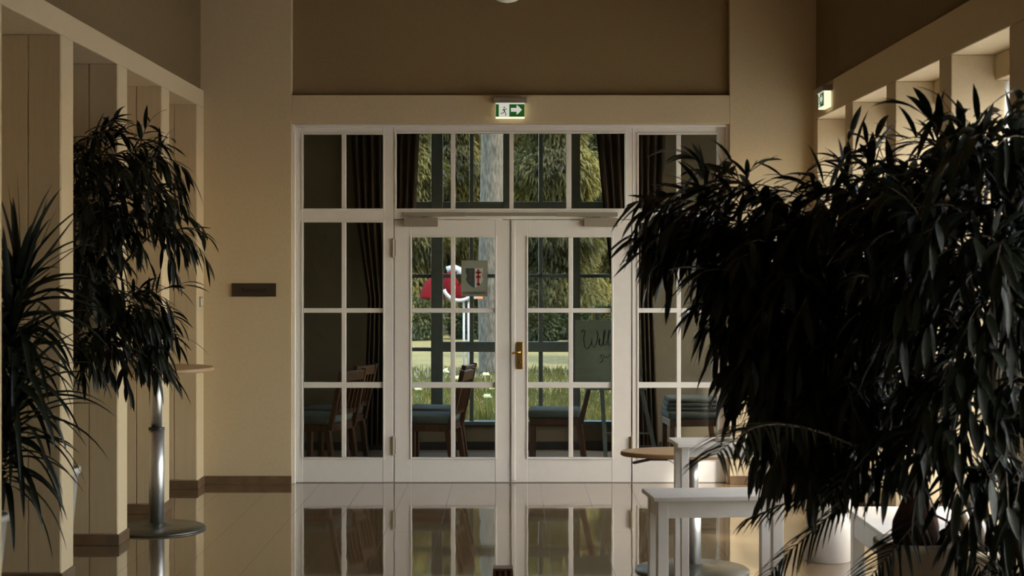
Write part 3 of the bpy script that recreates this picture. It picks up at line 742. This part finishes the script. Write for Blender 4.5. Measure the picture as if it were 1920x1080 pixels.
def curtain(name, lab, pts, Y, folds, amp=.035):
    """pts: list of (z, x0, x1)"""
    n = folds * 8; zc = pts[0][0]; c = MB(((pts[0][1] + pts[0][2]) / 2, Y, zc)); vs = []
    for z, x0, x1 in pts:
        for i in range(n + 1):
            t = i / n; vs.append((x0 + (x1 - x0) * t, Y + amp * math.sin(t * folds * 2 * PI + math.sin(t * 9) * .8), z))
    m = n + 1
    c.add(vs, [(j * m + i, j * m + i + 1, (j + 1) * m + i + 1, (j + 1) * m + i) for j in range(len(pts) - 1) for i in range(n)])
    o = c.build(name, M['curtain'], smooth=True); s = o.modifiers.new('thick', 'SOLIDIFY'); s.thickness = .004
    return tag(o, lab, 'curtain', 'brown curtains of the garden window')
Yc = 14.68
curtain('curtain', 'dark brown curtain gathered at the left of the garden window', [(3.2, PX(655, Yc), PX(789, Yc)), (PZ(391, Yc), PX(665, Yc), PX(779, Yc)), (PZ(560, Yc), PX(690, Yc), PX(762, Yc)), (.06, PX(680, Yc), PX(768, Yc))], Yc, 9)
curtain('curtain', 'dark brown curtain gathered at the right of the garden window', [(3.2, PX(1113, Yc), PX(1250, Yc)), (PZ(391, Yc), PX(1131, Yc), PX(1242, Yc)), (PZ(560, Yc), PX(1150, Yc), PX(1225, Yc)), (.06, PX(1152, Yc), PX(1235, Yc))], Yc, 9)

def make_chair(lab):
    t = thing('wooden_chair', lab, 'chair', (0, 0, 0), 0, 'wooden chairs in the room behind the doors')
    MB().box(-.22, .22, -.21, .21, .345, .405).build('seat_frame', M['darkwood'], t, bevel=.004)
    c = MB().box(-.235, .215, -.22, .22, .406, .475).build('cushion', M['cushion'], t, True, bevel=.03, seg=4)
    for sx, sy in ((-1, -1), (-1, 1)): MB().bar((sx * .2, sy * .19, 0), (sx * .2, sy * .19, .345), .042).build('leg', M['darkwood'], t, bevel=.003)
    for sy in (-1, 1):
        MB().bar((.25, sy * .19, 0), (.2, sy * .19, .36), .042).build('leg', M['darkwood'], t, bevel=.003)
        MB().bar((.22, sy * .19, .36), (.33, sy * .19, .85), .04, .03).build('back_post', M['darkwood'], t, bevel=.003)
    MB().bar((.318, -.19, .80), (.318, .19, .80), .03, .08, up=(.2, 0, 1)).build('back_rail', M['darkwood'], t, bevel=.003)
    MB().bar((.245, -.19, .50), (.245, .19, .50), .02, .04, up=(.2, 0, 1)).build('back_rail', M['darkwood'], t, bevel=.003)
    for k in range(5):
        y = -.13 + k * .065; MB().bar((.247, y, .50), (.31, y, .77), .03, .012).build('slat', M['darkwood'], t)
    return t
ch = make_chair('wooden chair with grey cushion nearest the door glass behind the left side panel')
ch.location = (PX(598, 13.35), 13.35, 0); ch.rotation_euler = (0, 0, R(-24))
for lab, px, y, rz in (('wooden chair with grey cushion farther back behind the left side panel', 622, 14.0, -20),
                       ('wooden chair with grey cushion nearest the glass of the left door leaf', 806, 13.35, -12),
                       ('wooden chair with grey cushion farther back seen through the left door leaf', 812, 14.02, -12),
                       ('wooden chair with grey cushion seen through the right door leaf', 1042, 13.85, -3),
                       ('wooden chair with grey cushion behind the right side panel', 1296, 13.75, 4)):
    copy_tree(ch, loc=(PX(px, y), y, 0), rz=R(rz), label=lab)
for k in range(3):
    cy = MB((PX(1296, 13.75), 13.75, .50)); x = PX(1296, 13.75)
    cy.box(x - .235 + .01 * k, x + .20, 13.54, 13.96, .476 + .036 * k, .510 + .036 * k)
    o = cy.build('seat_pad', M['cushion'], bevel=.016, seg=4, smooth=True)
    tag(o, '%s grey seat pad stacked on the chair behind the right side panel' % ('lowest', 'middle', 'topmost')[k], 'seat pad', 'stacked grey seat pads')

# easel with a welcome board
Ye = 13.25
ex, ez = PX(1140, Ye), 0
t = thing('easel', 'grey-green folding easel seen through the right door leaf', 'easel', (ex, Ye, 0))
E = lambda a, b, dy=0: (PX(a, Ye) - ex, dy, PZ(b, Ye))
MB().bar(E(1120, 588, .03), E(1137, 886, -.06), .034, .018).build('leg', M['bluegrey'], t, bevel=.002)
MB().bar(E(1172, 588, .03), E(1236, 886, -.06), .034, .018).build('leg', M['bluegrey'], t, bevel=.002)
MB().bar(E(1150, 600, .06), E(1178, 884, .34), .03, .018).build('leg', M['bluegrey'], t, bevel=.002)
MB().bar(E(1130, 812, -.03), E(1221, 812, -.03), .02, .014).build('crossbar', M['bluegrey'], t)
MB().bar(E(1096, 729, -.03), E(1212, 729, -.03), .05, .014).build('ledge', M['bluegrey'], t)
bw = [PX(1078, Ye), PX(1200, Ye)]; bz = [PZ(726.5, Ye), PZ(600, Ye)]
bo = thing('welcome_board', 'dark welcome board with handwritten script standing on the easel', 'sign', ((bw[0] + bw[1]) / 2, Ye - .045, bz[0]))
hw = (bw[1] - bw[0]) / 2; hb = bz[1] - bz[0]
MB().box(-hw, hw, 0, .012, .001, hb).build('board', M['boarddark'], bo, bevel=.002)
sb = (bw[1] - bw[0]) / 122
def BP(a, b): return Vector(((a - 1139) * sb, -.003, (726.5 - b) * sb))
ink = MB()
strokes = [[(1090, 622), (1093, 618), (1097, 620), (1094, 634), (1096, 650), (1101, 654), (1107, 645), (1110, 632), (1109, 645), (1113, 652), (1119, 640), (1121, 626), (1118, 620)],
           [(1122, 642), (1124, 634), (1124, 646), (1127, 648), (1131, 638), (1135, 620), (1133, 618), (1131, 632), (1132, 647), (1136, 646), (1141, 632), (1144, 618), (1141, 618), (1139, 634), (1141, 648), (1146, 644), (1150, 630), (1153, 617), (1150, 618), (1149, 648), (1150, 640), (1156, 634), (1152, 641), (1158, 648), (1162, 642), (1165, 637), (1168, 642), (1165, 648), (1162, 642)],
           [(1170, 648), (1171, 639), (1174, 639), (1175, 648), (1176, 640), (1179, 639), (1180, 648), (1183, 640), (1186, 644), (1184, 648), (1188, 648), (1190, 640), (1193, 640), (1194, 648)],
           [(1124, 665), (1130, 664), (1124, 671), (1130, 671), (1128, 678), (1124, 678)], [(1132, 665), (1132, 670), (1136, 670), (1137, 665), (1137, 671), (1141, 668), (1142, 664), (1145, 666)]]
for s_ in strokes: ink.tube([BP(*p) for p in s_], .0032, 5)
ink.build('lettering', M['ink'], bo, True)

# ------------------------------------------------------------------ garden
struct(MB().box(-30, 40, Y2 + .2, 60, -.3, -.02).build('ground', M['lawn']), 'green lawn of the garden', 'lawn')
struct(MB().box(2.79, 40, -8, Y2 + .2, -.3, -.03).build('terrace', M['bounce_paving']), 'unseen pale terrace bouncing light in through the right-hand windows', 'terrace')  # unseen ground outside, made pale to bounce white light indoors
struct(MB().box(-30, 0.2, 24.4, 26.2, -.02, -.005).build('path', M['path']), 'pale gravel path crossing the lawn', 'path')
# grass
gr = MB(); rg = random.Random(3)
for _ in range(14000):
    y = 15.3 + 11 * rg.random() ** 1.5; x = rg.uniform(-.085, .085) * y
    h = rg.uniform(.05, .16) * (1.35 if y < 17.6 else .75); a = rg.uniform(0, PI); w_ = rg.uniform(.004, .010)
    dx, dy = math.cos(a) * w_, math.sin(a) * w_; lx, ly = rg.uniform(-.06, .06), rg.uniform(-.05, .05)
    gr.add([(x - dx, y - dy, -.02), (x + dx, y + dy, -.02), (x + dx * .7 + lx * .4, y + dy * .7 + ly * .4, h * .6), (x - dx * .7 + lx * .4, y - dy * .7 + ly * .4, h * .6), (x + lx, y + ly, h)], [(0, 1, 2, 3), (3, 2, 4)])
tag(gr.build('lawn_grass', M['grass']), 'long tufted grass on the lawn outside the garden window', 'grass', kind='stuff')

# foreground perennials with white blossoms
def blossom(px, py, Y, s, lab):
    x, z = PX(px, Y), PZ(py, Y); t = thing('white_flower', lab, 'flower', (x, Y, -.02), 0, 'white flowers outside the garden window')
    MB((x, Y, -.02)).tube([(x + .02, Y, -.02), (x + .005, Y, z * .5), (x, Y, z)], .004, 6).build('stem', M['stem'], t, True)
    b = MB((x, Y, -.02))
    for k in range(9):
        a = k * 2.4; e = .9 - .09 * k
        leaf(b, Vector((x, Y, z)), Vector((math.cos(a) * math.cos(e), math.sin(a) * math.cos(e), math.sin(e))), s, s * .8, .25, 5, .5)
    b.build('petals', M['petal'], t, True)
for a in ((832, 699, 17.0, .07, 'white flower leftmost beside the window post, upper of its pair'), (855, 712, 16.9, .07, 'white flower just below and right of the uppermost one'),
          (784, 732, 17.1, .05, 'small white flower near the left curtain edge'), (911, 704, 17.3, .05, 'small white flower in front of the tree foot'),
          (923, 730, 16.8, .065, 'large white flower at the right edge of the left door pane'), (913, 746, 16.6, .06, 'white flower hanging lowest right of the chair back')):
    blossom(*a)

# pale tree trunk
o0 = (PX(928, 25.4), 25.4, -.02); tt = thing('garden_tree', 'tall tree with pale scaly trunk on the lawn behind the doors', 'tree', o0)
tr = MB(o0); P = [Vector((PX(a, 25.4), 25.4, PZ(b, 25.4))) for a, b in ((935, 712), (926, 690), (921, 640), (919, 520), (922, 400), (923, 250), (925, 60), (930, -160))]
P[0].z = -.02
tr.tube(P, [.34, .25, .205, .20, .19, .18, .16, .12], 18).build('trunk', M['bark'], tt, True)
fo = MB(o0); rg = random.Random(5)
for _ in range(1800):
    u = Vector((rg.gauss(0, 1), rg.gauss(0, 1), rg.gauss(0, .6))); p = Vector((P[-1].x + u.x * 1.1, 25.4 + u.y * 1.1, 6.6 + u.z))
    rnd = rg; leaf(fo, p, rv(), .3, .12, .5, 2)
fo.build('foliage', M['shrub'], tt)
rnd = random.Random(21)

# conifers: drooping sprays hung along tiers
def conifer(h, rad, n, seed):
    rg = random.Random(seed); mb = MB()
    for _ in range(n):
        f = rg.random() ** .8; z = .15 + f * h; rr = rad * (1 - f * .72) * (.55 + .45 * rg.random()) * (.8 + .2 * math.sin(z * 5 + seed))
        a = rg.uniform(0, 2 * PI); p = Vector((rr * math.cos(a), rr * math.sin(a), z))
        d = Vector((math.cos(a), math.sin(a), rg.uniform(-1.3, .25))) + Vector((rg.gauss(0, .4), rg.gauss(0, .4), 0))
        for k in range(2):
            dd = (d + Vector((rg.gauss(0, .5), rg.gauss(0, .5), rg.gauss(0, .4)))).normalized(); s = dd.cross(UP)
            if s.length < .05: s = Vector((1, 0, 0))
            s = (s.normalized() + Vector((0, 0, rg.uniform(-.8, .8)))).normalized() * rg.uniform(.010, .024); L = rg.uniform(.10, .26)
            mb.add([p - s * .5, p + s * .5, p + dd * L * .55 + s, p + dd * L * .55 - s, p + dd * L + Vector((0, 0, -.07))], [(0, 1, 2, 3), (3, 2, 4)])
    return mb
cm = None
for k, (px, Y, sc, rz, lab) in enumerate(((1040, 40, 1.25, 0, 'yellow-green conifer seen right of the pale trunk'), (850, 43.5, 1.3, 2.0, 'conifer seen left of the pale trunk'),
                                          (745, 40, 1.25, 3.4, 'conifer behind the left curtain edge'), (1165, 44, 1.3, 4.5, 'dark conifer behind the right curtain edge'), (948, 47.5, 1.35, 1.0, 'conifer standing farthest behind the pale trunk'))):
    if cm is None:
        r_ = thing('conifer', lab, 'tree', (PX(px, Y), Y, -.02), rz, 'conifers closing off the garden')
        conifer(7.5, 1.42, 26000, 4).build('foliage', M['conifer'], r_)
        MB().tube([(0, 0, 0), (0, 0, 3.5), (0, 0, 7.2)], [.16, .11, .03], 10).build('trunk', M['hallbark'], r_, True); cm = r_; r_.scale = (sc,) * 3
    else:
        c_ = copy_tree(cm, loc=(PX(px, Y), Y, -.02), rz=rz, label=lab); c_.scale = (sc,) * 3
# unseen tall conifers added on the sun side to shade the lawn
for k, (x, y, sc) in enumerate(((5.1, 17.6, 1.3), (5.6, 22.0, 1.35), (5.1, 26.4, 1.3), (5.8, 30.9, 1.4), (5.4, 35.3, 1.35))):
    c_ = copy_tree(cm, loc=(x, y, -.02), rz=k * 1.3, label='tall conifer added outside the view, right of the garden, to shade the lawn'); c_.scale = (sc, sc, sc * 1.1); c_['group'] = 'unseen conifers added to shade the garden'
# clipped hedge far behind
hg = MB(); rg = random.Random(9); rnd = rg
for _ in range(9000):
    p = Vector((rg.uniform(-8, 8), 50 + rg.random() ** 2 * 1.0, rg.uniform(0, 9.5))); d = Vector((rg.gauss(0, .5), -1, rg.gauss(0, .8)))
    leaf(hg, p, d, .3, .13, .6, 2)
hd = thing('hedge', 'tall dark hedge behind the conifers', 'hedge', (0, 50.5, -.02))
for v in hg.v: v -= Vector((0, 50.5, -.02))
hg.build('leaves', M['shrub'], hd)
MB().box(-9, 9, .3, 1.5, .0, 9.4).build('core', M['shrub'], hd)
# low shrubs at the edge of the lawn
rnd = random.Random(2)
for k, (px, Y, s_) in enumerate(((762, 37.0, .66), (887, 37.6, .40), (1003, 36.2, .45), (1062, 37.4, .42), (1140, 36.2, .5))):
    x = PX(px, Y); b = MB()
    for _ in range(1300):
        u = rv(); p = Vector((u.x * s_ * 1.3, u.y * s_ * .7, max(0, s_ * .75 + u.z * s_ * .75))); leaf(b, p, u + rv() * .6, .16, .06, .6, 2)
    o = b.build('garden_shrub', M['shrub']); o.location = (x, Y, -.02)
    tag(o, ('low dark shrub farthest left at the foot of the conifers', 'low dark shrub left of the pale trunk', 'low dark shrub just right of the pale trunk', 'low dark shrub between the two window bars on the right', 'low dark shrub behind the easel top')[k], 'shrub', 'low shrubs at lawn edge')

# red and white garden object on a grey post
Yg = 24.0; o0 = (PX(874, Yg), Yg, -.02)
t = thing('garden_post', 'grey metal post carrying red curved shells with white rims in the garden', 'play sculpture', o0)
for dx in (-.034, .034): MB(o0).tube([(o0[0] + dx, Yg, -.02), (o0[0] + dx, Yg, PZ(560, Yg))], .017, 10).build('post', M['whitepaint'], t, True)
MB(o0).box(PX(868, Yg), PX(882, Yg), Yg - .06, Yg + .06, PZ(562, Yg), PZ(556, Yg)).build('bracket', M['whitepaint'], t)
MB(o0).box(PX(883, Yg), PX(894, Yg), Yg - .04, Yg + .04, PZ(560, Yg), PZ(556, Yg)).build('cross_arm', M['whitepaint'], t)
MB(o0).box(PX(894, Yg), PX(905, Yg), Yg - .04, Yg + .04, PZ(560, Yg), PZ(556, Yg)).build('end_cap', M['orange'], t)
def shell(cx, cz, r, a0, a1, m, name, y0, thick=.03, sq=1):
    mb = MB(o0); n = 18; vs = []; k2 = 6
    for i in range(n + 1):
        a = R(a0 + (a1 - a0) * i / n)
        for j in range(k2 + 1):
            q = j / k2; rr = r * q
            vs.append((cx + rr * math.cos(a), y0 - .22 * math.sqrt(max(0, 1 - q * q)) * r, cz + rr * math.sin(a) * sq))
    mb.add(vs, [(i * (k2 + 1) + j, i * (k2 + 1) + j + 1, (i + 1) * (k2 + 1) + j + 1, (i + 1) * (k2 + 1) + j) for i in range(n) for j in range(k2)])
    o = mb.build(name, m, t, True); s = o.modifiers.new('thick', 'SOLIDIFY'); s.thickness = thick
    return o
g = PX(833, Yg), PZ(560, Yg)
shell(g[0], g[1], 46 / 125, 60, 180, M['red'], 'red_shell', Yg + .02, sq=1.05)
shell(PX(862, Yg), PZ(532, Yg), 30 / 125, 120, 330, M['red'], 'red_shell', Yg - .12)
rim = MB(o0); rim.tube([(PX(862, Yg) + 31 / 125 * math.cos(R(a)), Yg - .14, PZ(532, Yg) + 31 / 125 * math.sin(R(a))) for a in range(200, 331, 10)], .028, 8).build('white_rim', M['whitepaint'], t, True)
rim = MB(o0); rim.tube([(PX(838, Yg), Yg - .05, PZ(506, Yg)), (PX(852, Yg), Yg - .05, PZ(502, Yg)), (PX(862, Yg), Yg - .05, PZ(506, Yg)), (PX(862, Yg), Yg - .05, PZ(515, Yg))], .05, 8).build('white_cap', M['whitepaint'], t, True)

# ------------------------------------------------------------------ light
sun = bpy.data.lights.new('sun', 'SUN'); sun.energy = 6.5; sun.angle = R(3); sun.color = (1, .95, .86)
so = bpy.data.objects.new('sun', sun); COL.objects.link(so)
dv = Vector((-1, .75, -1.75)); so.rotation_euler = dv.to_track_quat('-Z', 'Y').to_euler()
wd = bpy.data.worlds.new('world'); scn.world = wd; wd.use_nodes = True; nt = wd.node_tree
sk_ = nt.nodes.new('ShaderNodeTexSky'); sk_.sky_type = 'NISHITA'; sk_.sun_disc = False; sk_.sun_elevation = R(43); sk_.sun_rotation = R(110); sk_.dust_density = 1.3; sk_.ozone_density = 1
bg = nt.nodes['Background']; bg.inputs[1].default_value = 1.45; 
tn = nt.nodes.new('ShaderNodeMixRGB'); tn.blend_type = 'MULTIPLY'; tn.inputs[0].default_value = 1; tn.inputs[2].default_value = (1, .95, .86, 1)
nt.links.new(sk_.outputs[0], tn.inputs[1]); nt.links.new(tn.outputs[0], bg.inputs[0])

# ------------------------------------------------------------------ camera
cam = bpy.data.cameras.new('camera'); co = bpy.data.objects.new('camera', cam); COL.objects.link(co)
co.location = (0, 0, EYE); co.rotation_euler = (R(90), 0, 0)
cam.sensor_width = 36; cam.lens = F / 1920 * 36; cam.shift_x = 2 / 1920; cam.shift_y = -42 / 1920
cam.clip_start = .05; cam.clip_end = 200
cam.dof.use_dof = True; cam.dof.focus_distance = 12.6; cam.dof.aperture_fstop = 4.5
scn.camera = co
scn.view_settings.view_transform = 'Standard'; scn.view_settings.look = 'None'; scn.view_settings.gamma = 1
scn.view_settings.use_curve_mapping = False; scn.view_settings.exposure = .45
scn.cycles.max_bounces = 10; scn.cycles.diffuse_bounces = 6; scn.cycles.glossy_bounces = 5; scn.cycles.transparent_max_bounces = 16; scn.cycles.transmission_bounces = 6
scn.cycles.caustics_reflective = True; scn.cycles.blur_glossy = 1.0; scn.cycles.caustics_refractive = False; scn.cycles.use_denoising = True
scn.cycles.sample_clamp_indirect = 6
